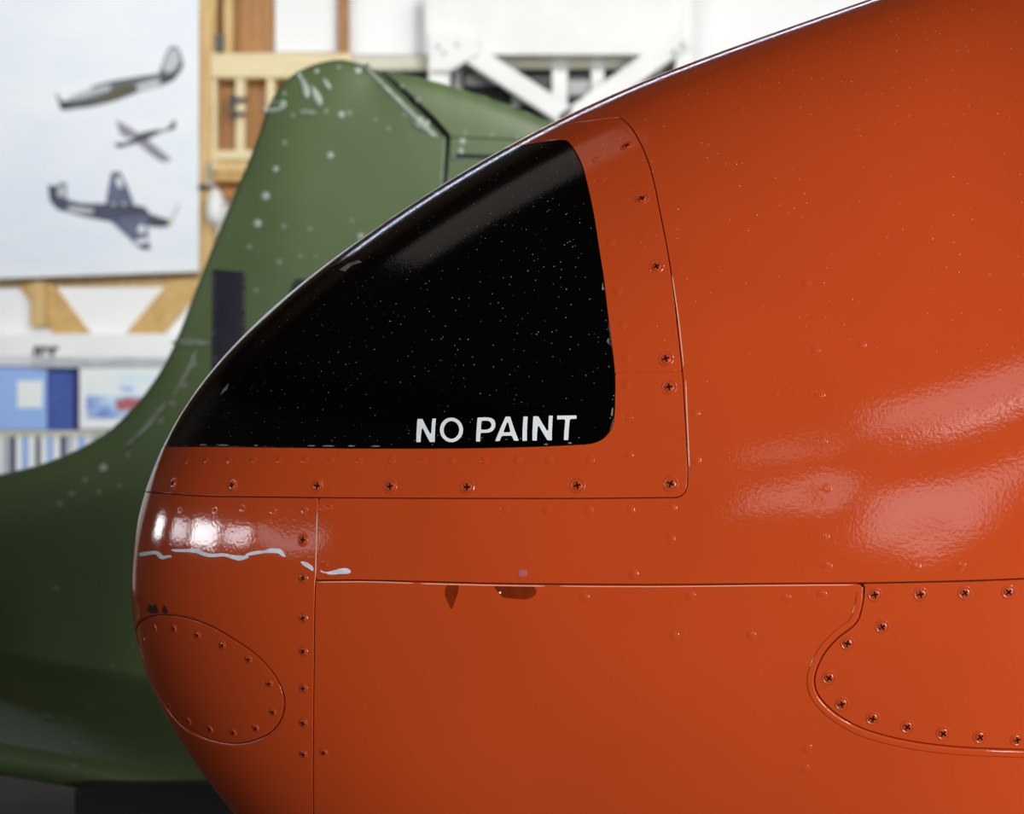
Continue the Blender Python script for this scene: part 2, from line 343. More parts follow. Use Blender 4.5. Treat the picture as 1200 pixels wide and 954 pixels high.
printed('large printed dark blue bomber with broad wings, lowest', [
    ('p_navy', Z2((110, 330), (150, 250), (180, 200), (225, 210), (228, 320), (330, 345), (500, 350), (640, 350), (780, 380), (810, 420), (950, 465), (950, 500), (900, 515), (820, 512), (700, 470), (520, 475), (340, 440), (230, 410), (160, 390))),
    ('p_dark', Z2((95, 220), (165, 225), (140, 290), (110, 335))),
    ('p_pale', Z2((160, 290), (175, 225), (215, 225), (218, 310))),
    ('p_slate', Z2((500, 350), (525, 200), (540, 130), (600, 125), (640, 200), (700, 350), (600, 365))),
    ('p_slate', Z2((540, 480), (640, 440), (790, 430), (800, 600), (815, 670), (740, 665), (640, 570))),
    ('p_dark', Z2((740, 650), (812, 655), (815, 672), (745, 668))),
    ('p_pale', Z2((240, 365), (340, 375), (420, 385), (410, 425), (300, 412), (235, 402))),
    ('p_dark', Z2((510, 355), (620, 345), (780, 375), (770, 400), (600, 385))),
    ('p_pale', Z2((540, 350), (570, 345), (575, 362), (545, 368))), ('p_pale', Z2((610, 345), (640, 345), (645, 365), (615, 365))),
    ('p_dark', Z2((810, 450), (930, 475), (930, 512), (820, 508))),
    ('p_white', Z2((570, 180), (590, 155), (615, 175), (625, 225), (605, 250), (580, 225))),
    ('p_white', Z2((725, 515), (750, 495), (780, 510), (785, 545), (755, 565), (728, 550))),
    ('p_white', Z2((700, 610), (795, 585), (803, 620), (730, 640))),
    ('p_lime', Z2((938, 465), (962, 470), (960, 505), (940, 500))), ('p_pale', Z2((950, 465), (1005, 360), (1015, 365), (965, 470)))])
put(bn, (at(70, 0, YN)[0], YN, at(0, 330, YN)[1]))

# ------------------------------------------------------------------ display booth under the banner
YD = YB-.5
sg = thing('display_header', 'white header board with dark lettering above the blue booth', 'sign')
piece('board', -90, 393, 330, 419, YD-.05, .03, M['white'], sg)
prism('trim_wave', [at(*p, YD) for p in ((40, 424), (70, 418), (85, 419), (110, 424), (150, 419), (200, 421), (330, 419), (330, 431), (40, 431))], YD-.06, YD-.05, M['p_pale'], sg)
cu = bpy.data.curves.new('lettering', 'FONT'); cu.body = 'nar'; cu.size = 16/F*YD*1.35; cu.extrude = .002; cu.offset = .006
fo = bpy.data.objects.new('lettering', cu); COL.objects.link(fo); fo.parent = sg; cu.materials.append(M['ink'])
x, z = at(41, 417, YD); fo.location = (x, YD-.053, z); fo.rotation_euler = (R90, 0, 0)
bpy.context.view_layer.update()
tm = bpy.data.meshes.new_from_object(fo.evaluated_get(bpy.context.evaluated_depsgraph_get())); mw = fo.matrix_local.copy()
bpy.data.objects.remove(fo); fo = bpy.data.objects.new('lettering', tm); COL.objects.link(fo); fo.parent = sg; fo.matrix_local = mw
put(sg, (at(100, 0, YD)[0], YD, at(0, 431, YD)[1]))
bo = thing('display_booth', 'blue cloth display panel with a navy edge under the white header', 'display')
piece('cloth_panel', -90, 429, 330, 620, YD, .04, M['blue'], bo); piece('edge_strip', 86, 428, 93, 505, YD-.02, .02, M['navy'], bo)
piece('edge_strip', 93, 427, 330, 431, YD-.02, .02, M['navy'], bo); piece('base_panel', -90, 620, 330, 870, YD, .04, M['navy'], bo)
put(bo, (at(100, 0, YD)[0], YD, 0))
bl = thing('light_blue_poster', 'light blue poster with a white patch at the far edge of the booth', 'poster')
piece('poster_sheet', -20, 431, 55, 504, YD-.03, .01, M['skyblue'], bl); blb = piece('print_patch', 20, 446, 50, 478, YD-.034, .004, M['paper'], bl)
put(bl, (at(30, 0, YD)[0], YD-.02, at(0, 504, YD)[1]))
po = thing('painting_poster', 'white bordered poster of a blue seascape on the booth', 'poster')
piece('poster_sheet', 93, 431, 215, 503, YD-.05, .01, M['paper'], po); piece('painted_sky', 101, 437, 207, 466, YD-.054, .004, M['palesky'], po)
piece('painted_sea', 101, 464, 207, 490, YD-.058, .004, M['seaprint'], po)
prism('painted_hull', [at(*p, YD) for p in ((136, 470), (150, 466), (170, 468), (165, 478), (140, 482))], YD-.062, YD-.058, M['redprint'], po)
prism('painted_plane', [at(*p, YD) for p in ((142, 452), (150, 455), (156, 453), (160, 457), (150, 459), (144, 456))], YD-.062, YD-.058, M['skyblue'], po)
put(po, (at(150, 0, YD)[0], YD-.04, at(0, 503, YD)[1]))
YF = YD-.6
fe = thing('barrier_fence', 'low white and blue slatted barrier below the posters', 'barrier')
piece('top_rail', -60, 505, 330, 511, YF, .05, M['cream'], fe)
cols = ['paper', 'navy', 'p_pale', 'paper', 'skyblue', 'paper', 'p_pale', 'navy', 'paper', 'skyblue', 'paper', 'p_grey', 'paper', 'skyblue']
u = -40
for i in range(30):
    w = [7, 6, 8, 5][i % 4]; s = piece('slat', u, 511, u+w, 777, YF+.01, .02, M[cols[i % len(cols)]], fe, bevel=.002); u += w+.8
put(fe, (at(100, 0, YF)[0], YF, 0))

# ------------------------------------------------------------------ curves in pixels
def smooth_path(pts, n=8):
    P = [np.array(p, float) for p in pts]
    if len(P) < 3: return P
    P = [2*P[0]-P[1]]+P+[2*P[-1]-P[-2]]; out = []
    for i in range(1, len(P)-2):
        a, b, c, d_ = P[i-1], P[i], P[i+1], P[i+2]
        for k in range(n):
            t = k/n; out.append(0.5*((2*b)+(c-a)*t+(2*a-5*b+4*c-d_)*t*t+(3*b-a-3*c+d_)*t**3))
    out.append(P[-2]); return out
def closed_path(pts, n=8):
    P = [np.array(p, float) for p in pts]; N = len(P); out = []
    for i in range(N):
        a, b, c, d_ = P[i-1], P[i], P[(i+1) % N], P[(i+2) % N]
        for k in range(n):
            t = k/n; out.append(0.5*((2*b)+(c-a)*t+(2*a-5*b+4*c-d_)*t*t+(3*b-a-3*c+d_)*t**3))
    return out
def resample(P, step, closed=False):
    P = np.array(P, float)
    if closed: P = np.vstack([P, P[:1]])
    d_ = np.r_[0, np.cumsum(np.linalg.norm(np.diff(P, axis=0), axis=1))]
    n = max(2, int(round(d_[-1]/step))); t = np.linspace(0, d_[-1], n+1)
    Q = np.stack([np.interp(t, d_, P[:, k]) for k in range(P.shape[1])], 1)
    return Q[:-1] if closed else Q
def inside(q, poly):
    x, y = q[:, 0], q[:, 1]; c = np.zeros(len(q), bool); X, Y = poly[:, 0], poly[:, 1]; j = len(poly)-1
    for i in range(len(poly)):
        m = ((Y[i] > y) != (Y[j] > y))
        if m.any(): c ^= m & (x < (X[j]-X[i])*(y-Y[i])/(Y[j]-Y[i]+1e-300)+X[i])
        j = i
    return c
def mesh_region(loops, interior, eps=1e-9):
    """constrained triangulation of loops[0] minus loops[1:]; returns points, triangles"""
    pts = np.vstack(loops+([interior] if len(interior) else [])); edges = []; b = 0
    for l in loops:
        n = len(l); edges += [(b+i, b+(i+1) % n) for i in range(n)]; b += n
    r = delaunay_2d_cdt([Vector(p) for p in pts], edges, [], 0, eps)
    V = np.array([tuple(p) for p in r[0]]); T = np.array([t for t in r[2] if len(t) == 3])
    c = V[T].mean(1); ok = inside(c, loops[0])
    for l in loops[1:]: ok &= ~inside(c, l)
    orig = [o[0] if o else -1 for o in r[3]]
    inv = {o: i for i, o in enumerate(orig)}
    T = T[ok]; a = V[T]; s = np.cross(a[:, 1]-a[:, 0], a[:, 2]-a[:, 0]); T[s < 0] = T[s < 0][:, ::-1]
    return V, T, inv

# ------------------------------------------------------------------ green aeroplane's tail
YG = 5.5
ga = thing('green_aeroplane', 'olive green aeroplane tail with worn rivets standing behind the red nose', 'aeroplane')
def px_g(p): return np.array([at(u, v, YG) for u, v in p])
hinge_fin = [(515, 560), (515, 250), (521, 164), (441, 82)]
le = smooth_path([(441, 82), (428, 77), (412, 72), (395, 70), (370, 75), (346, 86), (328, 102), (316, 122), (305, 152), (293, 185), (280, 215), (262, 258), (243, 305), (232, 333), (215, 378), (200, 413), (183, 443), (160, 473), (130, 503), (100, 522), (70, 536), (45, 545), (0, 556), (-60, 566), (-260, 585)])
LEW = resample(px_g(le), .012)
HNG = resample(px_g(hinge_fin), .012)
BOT = resample(px_g([(-260, 585), (-260, 885), (515, 885), (515, 560)]), .03)
LEN_ = LEW
def T_fin(q):
    """half thickness of fin and tail cone at world (x, z)"""
    d_ = np.full(len(q), 9.0)
    for i in range(0, len(LEN_), 400): d_ = np.minimum(d_, np.linalg.norm(q[:, None]-LEN_[None, i:i+400], axis=2).min(1))
    low = np.clip((1.95-q[:, 1])/.5, 0, 1); low = low*low*(3-2*low)
    R = .20-.06*low; tm = .055+.055*low
    t = np.clip(d_/R, 0, 1); T = tm*np.sqrt(np.maximum(1-(1-t)**2, 0))
    dn = np.clip((1.42-q[:, 1])/.55, 0, 1)
    return np.maximum(T*(1-.62*dn**1.3), .0015)
def shell(name, loop, Tf, spacing, m, parent, y=YG):
    lo, hi = loop.min(0), loop.max(0)
    gx, gz = np.meshgrid(np.arange(lo[0], hi[0], spacing), np.arange(lo[1], hi[1], spacing)); g = np.c_[gx.ravel(), gz.ravel()]
    # finer rows near the outline keep the rounded edge smooth
    t = np.roll(loop, -1, 0)-np.roll(loop, 1, 0); t /= np.linalg.norm(t, axis=1)[:, None]+1e-12
    a = np.sum(loop[:, 0]*np.roll(loop[:, 1], -1)-np.roll(loop[:, 0], -1)*loop[:, 1])
    n = np.c_[-t[:, 1], t[:, 0]]*(1 if a > 0 else -1)
    rows = [loop+n*dd for dd in (.002, .006, .012, .02, .03)]
    near = np.vstack(rows)
    def far(p, lim): return np.linalg.norm(p[:, None]-loop[None, ::2], axis=2).min(1) > lim
    g = g[inside(g, loop)]; g = g[far(g, .034)]
    keep = []
    for r_, dd in zip(rows, (.002, .006, .012, .02, .03)):
        r_ = r_[inside(r_, loop)]; keep.append(r_[far(r_, dd*.8)])
    V, T, inv = mesh_region([loop], np.vstack([g]+keep), 1e-7)
    th = Tf(V); n_ = len(V)
    v = [(p[0], y-h, p[1]) for p, h in zip(V, th)]+[(p[0], y+h, p[1]) for p, h in zip(V, th)]
    f = [tuple(t_) for t_ in T]+[(t_[2]+n_, t_[1]+n_, t_[0]+n_) for t_ in T]
    L_ = [inv[i] for i in range(len(loop)) if i in inv]
    if a < 0: L_ = L_[::-1]
    f += [(L_[i], L_[i]+n_, L_[(i+1) % len(L_)]+n_, L_[(i+1) % len(L_)]) for i in range(len(L_))]
    o = link(name, v, f, m, parent, smooth=True)
    return o
finloop = np.vstack([LEW[:-1], BOT[:-1], HNG[:-1]])
shell('fin_and_fuselage', finloop, T_fin, .03, M['green'], ga).data.set_sharp_from_angle(angle=math.radians(55))
rud = [(449, 83), (480, 88), (520, 99), (560, 111), (600, 125), (640, 141), (675, 156), (720, 180), (755, 215), (775, 300), (770, 560), (522, 560), (521, 250), (529, 161), (510, 139), (487, 117), (466, 98)]
rl = resample(px_g(rud), .012, True)
def T_rud(q):
    top = resample(px_g(rud[:11]), .01); d_ = np.linalg.norm(q[:, None]-top[None], axis=2).min(1)
    return np.maximum(.046*np.sqrt(np.maximum(1-(1-np.clip(d_/.18, 0, 1))**2, 0)), .0015)
shell('rudder', rl, T_rud, .03, M['green'], ga).data.set_sharp_from_angle(angle=math.radians(55))
prism('hinge_spar', [tuple(p) for p in px_g([(438, 85), (455, 89), (500, 124), (536, 163), (526, 250), (526, 560), (511, 560), (511, 250), (516, 165)])], YG-.02, YG+.02, M['rubber'], ga)
def on_fin(u, v, tf=None):
    q = px_g([(u, v)]); 
    Y = YG
    for _ in range(3):
        q = np.array([at(u, v, Y)]); Y = YG-float((tf or T_fin)(q)[0])
    e = 1e-3; tt = tf or T_fin
    gx = (tt(q+[[e, 0]])-tt(q-[[e, 0]]))[0]/2/e; gz = (tt(q+[[0, e]])-tt(q-[[0, e]]))[0]/2/e
    n = Vector((-gx, -1, -gz)).normalized()
    return Vector((q[0, 0], Y, q[0, 1])), n
def frame_at(p, n, roll=0, s=1.0):
    z = n; x = Vector((1, 0, 0)); x = (x-z*x.dot(z)).normalized(); y = z.cross(x)
    m = Matrix((x, y, z)).transposed().to_4x4(); m.translation = p
    return m @ Matrix.Rotation(roll, 4, 'Z') @ Matrix.Scale(s, 4)
def dome_mesh(name, prof, m, seg=16):
    v, f = [], []
    for r, h in prof:
        v += [(r*math.cos(2*math.pi*k/seg), r*math.sin(2*math.pi*k/seg), h) for k in range(seg)]
    for i in range(len(prof)-1):
        f += [(i*seg+k, i*seg+(k+1) % seg, (i+1)*seg+(k+1) % seg, (i+1)*seg+k) for k in range(seg)]
    f.append(tuple((len(prof)-1)*seg+k for k in range(seg)))
    me = bpy.data.meshes.new(name); me.from_pydata(v, [], f); me.materials.append(m); me.polygons.foreach_set('use_smooth', np.ones(len(f), bool)); me.update()
    return me
fleckmesh = dome_mesh('worn_rivet', [(.010, 0), (.009, .0012), (.005, .002), (.001, .0022)], M['fleck'], 12)
fleckdim = dome_mesh('worn_rivet_dim', [(.010, 0), (.009, .001), (.005, .0016), (.001, .0018)], M['scuff_dim'], 12)
def T_any(u): return T_rud if u > 505 else T_fin
for (u, v, s, dim) in [(323, 198, .8, 0), (311, 229.6, 1.1, 0), (301.6, 261.7, 1.05, 0), (291.6, 289, .7, 1), (326.8, 307, .8, 1), (333, 167, .8, 1), (332, 265, .7, 1),
        (387, 182, .9, 0), (362.7, 268, .7, 1), (422.7, 277, .9, 0), (400, 134, .9, 0), (371, 83, .7, 0), (332.7, 109, .8, 1), (397, 78, .7, 1), (490, 116, .9, 1), (576, 157, .6, 1), (606.7, 160.7, .6, 1),
        (541.7, 165, .9, 0), (540, 176.7, .8, 0), (545, 155, .7, 1), (343, 135, .6, 1), (331, 122, 1.1, 0), (312, 128, 1.0, 0), (321, 119, .8, 1), (356, 131, .9, 1), (382, 130, .7, 1), (409, 132, .8, 1), (420, 82, 1.0, 0),
        (430, 76, .8, 0), (471, 100, .7, 1), (227, 425.8, .9, 1), (215.5, 451.6, .8, 1), (202, 472, .8, 1), (188, 492.5, .8, 1), (150, 532.7, .7, 1), (121, 548, 1.1, 0), (99.7, 562.6, .8, 1), (84, 578, .8, 1),
        (115.5, 576.7, .8, 1), (140, 570, .7, 1), (70, 590, .8, 1), (128, 815, .8, 1), (137, 821, .7, 1), (166, 820, .8, 1), (66, 690, .7, 1), (132, 780, .5, 1), (352, 300, .6, 1), (300, 340, .6, 1), (370, 300, .5, 1), (455, 150, .6, 1), (440, 140, .5, 1), (474, 134, .6, 1), (493, 140, .8, 0), (500, 144, .8, 0), (484, 146, .7, 1), (412, 258, .6, 1)]:
    p, n = on_fin(u, v, T_any(u))
    o = bpy.data.objects.new('worn_rivet', fleckdim if dim else fleckmesh); COL.objects.link(o); o.parent = ga; o.matrix_local = frame_at(p-n*.0003, n, 0, s)
def fin_decal(name, pts, m, lift=.0012, label=None, step=.006, smoothit=True, th=.001):
    tf = T_any(pts[0][0])
    loop = resample(closed_path(pts, 6) if smoothit else np.array(pts, float), 3.0, True)
    lo, hi = loop.min(0), loop.max(0); gx, gy = np.meshgrid(np.arange(lo[0], hi[0], 6), np.arange(lo[1], hi[1], 6)); g = np.c_[gx.ravel(), gy.ravel()]
    g = g[inside(g, loop)] if len(g) else g
    if len(g): g = g[np.linalg.norm(g[:, None]-loop[None], axis=2).min(1) > 2.0]
    V, T, inv = mesh_region([loop], g, 1e-6)
    P = [on_fin(u, v, tf) for u, v in V]
    T = T[:, ::-1]
    o = link(name, [p+n*lift for p, n in P], T, m, ga, smooth=True)
    md = o.modifiers.new('solid', 'SOLIDIFY'); md.thickness = th; md.offset = -1
    if label: o['label'] = label
    return o
fin_decal('tape_strip', [(250, 316), (288, 319), (287, 450), (248, 450)], M['tape'], .003, 'dark navy tape strip', smoothit=False, th=.003)
fin_decal('tape_strip', [(347, 327), (373, 328), (330, 450), (288, 450)], M['tape'], .003, 'dark navy tape strip', smoothit=False, th=.003)
for pts, m in [([(346, 85), (350, 83), (355, 92), (352, 95)], 'fleck'), ([(352, 94), (357, 93), (363, 106), (362, 114), (357, 115), (354, 104)], 'fleck'), ([(364, 101), (369, 103), (376, 112), (378, 121), (374, 125), (369, 120)], 'fleck'),
               ([(378, 92), (382, 93), (388, 102), (386, 106), (381, 101)], 'scuff'), ([(350, 131), (364, 129), (372, 133), (362, 136), (352, 135)], 'scuff_dim'), ([(313, 130), (316, 127), (330, 126), (334, 121), (332, 128), (318, 132)], 'fleck'),
               ([(201, 400), (218, 397), (244, 400), (245, 405), (220, 406), (203, 404)], 'scuff_dim'), ([(228, 410), (231, 412), (222, 436), (206, 462), (201, 466), (214, 440)], 'scuff_dim'), ([(190, 474), (194, 476), (176, 500), (150, 524), (146, 522), (170, 498)], 'scuff_dim'),
               ([(434, 86), (438, 86), (503, 150), (513, 160), (509, 161), (496, 152)], 'scuff'), ([(519, 168), (522, 166), (517, 242), (513, 246), (515, 205)], 'scuff_dim'), ([(482, 142), (490, 143), (499, 151), (494, 154), (484, 149)], 'scuff_dim')]:  # strips along the hinge paint the reflection of the fin's edge
    fin_decal('paint_scuff', pts, M[m], .0025)
for (u0, v0, u1, v1) in [(532, 180, 640, 188), (528, 213, 590, 220)]:
    fin_decal('hinge_slot', [(u0, v0), (u1, v1-4), (u1, v1+1), (u0, v0+5)], M['rubber'], .0015, 'dark slot in the rudder', smoothit=False)
    fin_decal('slot_lip', [(u0, v0+5.5), (u1, v1+1.5), (u1, v1+3.5), (u0, v0+7.5)], M['green_edge'], .0025, smoothit=False)
    fin_decal('slot_lip', [(u0-2, v0-2), (u0+2, v0-3), (u0+2, v0+7), (u0-2, v0+7)], M['scuff_dim'], .0025, smoothit=False)
fin_decal('panel_line', [(525, 160), (600, 163), (640, 165), (640, 166.2), (600, 164.2), (525, 161.2)], M['rubber'], .0012, 'dark panel line on the rudder', smoothit=False)
# tailplane reaching towards the camera
def tailplane():
    v, f = [], []; prof = []
    for k in range(13):
        a = -math.pi/2+math.pi*k/12; prof.append((4.40-.035*math.cos(a), .035*math.sin(a)))
    prof = [(5.46, -.05)]+prof+[(4.9, .05), (5.46, .055)]
    xs = np.linspace(-2.0, -.2, 10)
    for x in xs:
        for y, z in prof: v.append((x, y, .90-.17*(x+1.19)+z))
    n = len(prof)
    for i in range(len(xs)-1):
        f += [(i*n+k, i*n+(k+1) % n, (i+1)*n+(k+1) % n, (i+1)*n+k) for k in range(n)]
    f += [tuple(range(n))[::-1], tuple((len(xs)-1)*n+k for k in range(n))]
    return link('tailplane', v, f, M['green'], ga, smooth=True)
tailplane().data.set_sharp_from_angle(angle=math.radians(50))
b = boxes('deicer_boot', [(-.885, -.25, 4.30, 4.40, .68, .835)], M['rubber'], ga, .015); b['label'] = 'black rubber edge'  # black block stands in for shade below the tailplane's near edge
for u, v in ((78.5, 842.5), (56.5, 840), (89.5, 871), (86.8, 897), (108, 828)):
    # on the tailplane's upper face
    y = 5.4
    for _ in range(30):
        x, z = at(u, v, y); zt = .90-.17*(x+1.19)+.0525
        y += (z-zt)*4*1.0*(-1 if z < zt else -1)*0.2*-1 if False else 0
        y = (CH-(.90-.17*((u-600)/F*y+1.19)+.051))/((v-477)/F)
    x, z = at(u, v, y); o = bpy.data.objects.new('worn_rivet', fleckdim); COL.objects.link(o); o.parent = ga
    o.matrix_local = frame_at(Vector((x, y, z)), Vector((.1, 0, 1)).normalized(), 0, .9)
put(ga, (-.2, YG, 0.6))

# ------------------------------------------------------------------ red aeroplane's nose
YC, X0, LB, W0, SL = 2.62, -0.46506151656730194, 1.35, 0.52, 0.93
CO = [1.6863765, 0.2245821, 0.5177255, -0.5217335, 0.3565473, -0.3194668, 0.2096232, -0.181103, 0.1043382, -0.0816606, 0.0340969, -0.0204217]
cheb = np.polynomial.chebyshev.chebval
def Zp(s):
    a = np.abs(s); sg_ = np.where(s < 0, -1.0, 1.0); sc = np.minimum(a, SL); e = 1e-3
    z = cheb(sc*sg_, CO); ze = cheb((SL-.03)*sg_, CO); z1 = cheb(SL*sg_, CO); slope = (z1-ze)/(.03)
    lim = np.where(sg_ > 0, np.clip(slope, 0, .45), np.clip(slope, -.06, 0))
    return z+np.where(a > SL, lim*(a-SL), 0)
def wfun(s): t = np.minimum(s*s*LB/1.25, 1); return W0*np.sqrt(np.maximum(1-(1-t)**2, 0))
def base(s, th):
    zu, zl = Zp(s), Zp(-s); zc, h = (zu+zl)/2, (zu-zl)/2; w = wfun(s)
    return np.stack([X0+LB*s*s, YC-w*np.cos(th), zc+h*np.sin(th)], -1)
def nrm(fn, s, th):
    s = np.maximum(s, .004); e = 1e-4
    a = fn(s+e, th)-fn(s-e, th); b_ = fn(s, th+e)-fn(s, th-e); n = np.cross(a, b_)
    n /= np.linalg.norm(n, axis=-1)[..., None]+1e-20
    p = base(s, th); c = np.stack([np.full_like(s, .55), np.full_like(s, YC), np.full_like(s, 1.45)], -1)
    return n*np.sign(((p-c)*n).sum(-1))[..., None]
DENTS = []
def disp(p):
    x, y, z = p[..., 0], p[..., 1], p[..., 2]
    d_ = .00035*np.sin(x*17+1.3*np.sin(z*11))*np.sin(z*19+.7)*np.clip((x+.30)/.2, 0, 1)
    for c, r, a in DENTS: d_ = d_+a*np.exp(-((p-c)**2).sum(-1)/r/r)
    return d_
def surf0(s, th): return base(s, th)
def surf(s, th): return base(s, th)+nrm(base, s, th)*disp(base(s, th))[..., None]
def implicit(p):
    s = np.sqrt(np.maximum(p[..., 0]-X0, 1e-9)/LB); zu, zl = Zp(s), Zp(-s)
    return ((p[..., 1]-YC)/np.maximum(wfun(s), 1e-5))**2+((p[..., 2]-(zu+zl)/2)/np.maximum((zu-zl)/2, 1e-5))**2-1+np.where(p[..., 0] < X0, 1e3, 0)
def inv3(p):
    s = np.sqrt(np.maximum(p[..., 0]-X0, 1e-9)/LB); zu, zl = Zp(s), Zp(-s)
    return s, np.arctan2((p[..., 2]-(zu+zl)/2)/np.maximum((zu-zl)/2, 1e-5), -(p[..., 1]-YC)/np.maximum(wfun(s), 1e-5))
def hit(px):
    px = np.atleast_2d(np.array(px, float)); d_ = np.stack([(px[:, 0]-600)/F, np.ones(len(px)), -(px[:, 1]-477)/F], -1)
    ys = np.linspace(1.9, 2.75, 340); P = d_[:, None]*ys[None, :, None]+np.array([0, 0, CH]); g = implicit(P)
    out = []
    for i in range(len(px)):
        k = np.argmax(g[i] < 0)
        if g[i, k] >= 0: y = ys[np.argmin(g[i])]
        else:
            a, b_ = ys[k-1], ys[k]
            for _ in range(30):
                m = (a+b_)/2
                if implicit(d_[i]*m+np.array([0, 0, CH])) < 0: b_ = m
                else: a = m
            y = b_
        out.append(d_[i]*y+np.array([0, 0, CH]))
    out = np.array(out); s, th = inv3(out)
    return s, th
def qmap(s, th): return np.c_[s*np.cos(th), s*np.sin(th)]
def qinv(q): return np.hypot(q[:, 0], q[:, 1]), np.arctan2(q[:, 1], q[:, 0])
def qpx(pts): return qmap(*hit(pts))
for c, r, a in [((1088, 628), .028, -.0007), ((966, 575), .02, -.0006), ((786, 632), .03, -.0006), ((738, 600), .02, -.0003), ((690, 597), .02, -.0003), ((964, 516), .02, -.0003), ((961, 462), .02, -.0003),
                ((340, 610), .03, -.0006), ((300, 612), .015, .0003), ((736, 532), .02, -.0003), ((812, 640), .03, .0004), ((460, 600), .05, -.0006), ((520, 612), .05, .0005)]:
    s, th = hit([c]); DENTS.append((base(s, th)[0], r, a))

ra = thing('red_aeroplane', 'glossy red orange aeroplane nose with a black unpainted radome window', 'aeroplane')
def panel(name, loops_q, m, parent, gap=.0012, raise_=0.0, prof=((.0005, -.0003), (.0008, -.0009), (.0009, -.0028)), step=.005, fill=.011, label=None, hole_prof=None):
    """loops_q: closed loops in the tip-polar plane (first outer, others holes)."""
    loops, rim = [], []
    for k, q in enumerate(loops_q):
        s, th = qinv(q); P = surf(s, th)
        # resample by real distance
        dd = np.r_[0, np.cumsum(np.linalg.norm(np.diff(np.vstack([P, P[:1]]), axis=0), axis=1))]
        n = max(8, int(dd[-1]/step)); t = np.linspace(0, dd[-1], n, endpoint=False); qq = np.vstack([q, q[:1]])
        q = np.stack([np.interp(t, dd, qq[:, j]) for j in (0, 1)], 1)
        a = np.sum(q[:, 0]*np.roll(q[:, 1], -1)-np.roll(q[:, 0], -1)*q[:, 1])
        if (a < 0) == (k == 0): q = q[::-1].copy()          # outer loop counter-clockwise, holes clockwise
        def outward(q):
            s, th = qinv(q); P = surf(s, th); N = nrm(surf, s, th); T = np.roll(P, -1, 0)-np.roll(P, 1, 0); T /= np.linalg.norm(T, axis=1)[:, None]+1e-12
            o = np.cross(T, N); return P, N, o/(np.linalg.norm(o, axis=1)[:, None]+1e-12)
        if gap:
            P, N, o = outward(q); s, th0 = qinv(q); q = qmap(*inv3(P-o*(gap/2+(hole_prof if (k and hole_prof) else prof)[-1][0])))
        loops.append(q); rim.append(outward(q))
    # interior points on rings round the tip
    outer = loops[0]; S = []; s = .012
    while s < 1.47: S.append(s); s += min(fill/(2*LB*s+.05), fill/.45)*(1 if s < .95 else 4)
    G = []
    rmin = 0
    for j, s in enumerate(S):
        r = (float(Zp(np.array(s))-Zp(np.array(-s)))/2+float(wfun(np.array(s))))/2
        nth = max(10, int(2*math.pi*r/fill/(1 if s < .95 else 2.5))); th = (np.arange(nth)+.5*(j % 2))/nth*2*math.pi-math.pi
        G.append(qmap(np.full(nth, s), th))
    G = np.vstack(G); lo, hi = outer.min(0), outer.max(0)
    G = G[((G >= lo) & (G <= hi)).all(1)]
    if len(G):
        ok = inside(G, outer)
        for h in loops[1:]: ok &= ~inside(G, h)
        G = G[ok]
    if len(G):
        PG = base(*qinv(G)); B = np.vstack([r[0] for r in rim]); keep = np.ones(len(G), bool)
        for i in range(0, len(G), 2000): keep[i:i+2000] = np.sqrt((((PG[i:i+2000, None]-B[None])**2).sum(-1)).min(1)) > fill*.55
        G = G[keep]
    V, T, inv = mesh_region(loops, G, 1e-8)
    s, th = qinv(V); N = nrm(surf, s, th); P = surf(s, th)+N*raise_
    verts, nors, faces = [P], [N], [T]; nv = len(P); b = 0
    for k_, (q, (Pl, Nl, o)) in enumerate(zip(loops, rim)):
        n = len(q); ids = np.array([inv[b+i] for i in range(n)]); b += n; prev = ids
        for i_, (do, dn) in enumerate(hole_prof if (k_ and hole_prof) else prof):
            ring = Pl+Nl*(raise_+dn)+o*do; verts.append(ring)
            w = ([.15, .35, .6, 1.0] if (k_ and hole_prof) else [.55, .85, 1.0, 1.0, 1.0])[min(i_, 3)]; nn = Nl*(1-w)+o*w; nors.append(nn/np.linalg.norm(nn, axis=1)[:, None])
            cur = np.arange(nv, nv+n); nv += n
            a, c = np.roll(prev, -1), np.roll(cur, -1)
            faces.append(np.c_[prev, cur, c]); faces.append(np.c_[prev, c, a]); prev = cur
    o = link(name, np.vstack(verts), np.vstack(faces), m, parent, normals=np.vstack(nors))
    if label: o['label'] = label
    return o
def mir(q): r = q[::-1].copy(); r[:, 0] *= -1; return r

S1 = [(720, 138), (727, 138.3), (738, 147.5), (748, 163), (758, 185.5), (766, 213), (773, 248), (781, 289), (788.5, 337), (793.5, 383), (799, 433), (801.5, 475), (804, 519), (805.6, 552), (805, 568)]
S1 = smooth_path(S1); S1_split = [i for i, p in enumerate(S1) if abs(p[1]-433) < 6][0]
CORN = smooth_path([(805, 568), (803.8, 574), (800.5, 579), (794, 583)], 4)
S1H = smooth_path([(794, 583), (690, 584), (580, 584), (460, 583.7), (372.6, 583), (293.5, 582), (239, 581), (205, 579), (176, 576.5)])
RB = smooth_path([(193, 523), (240, 523.3), (350, 524.4), (420, 525.2), (521.7, 525.2), (614, 523.6), (680, 520.8)])+smooth_path([(691, 520), (700, 517.5), (707.5, 513), (713.5, 506.5), (717.5, 498), (719.3, 489)], 4)
RR = smooth_path([(720, 480), (720.3, 440), (716.7, 404), (711.4, 362), (707.5, 328), (701.6, 291), (695.3, 251), (689, 221), (681.5, 193), (672.7, 175.5), (664, 164.5), (656, 163)])
S2 = smooth_path([(372.6, 583.5), (371, 640), (369.5, 682), (368.3, 730), (367.6, 800), (367.2, 860), (367, 910), (367.5, 970), (369, 1020)])
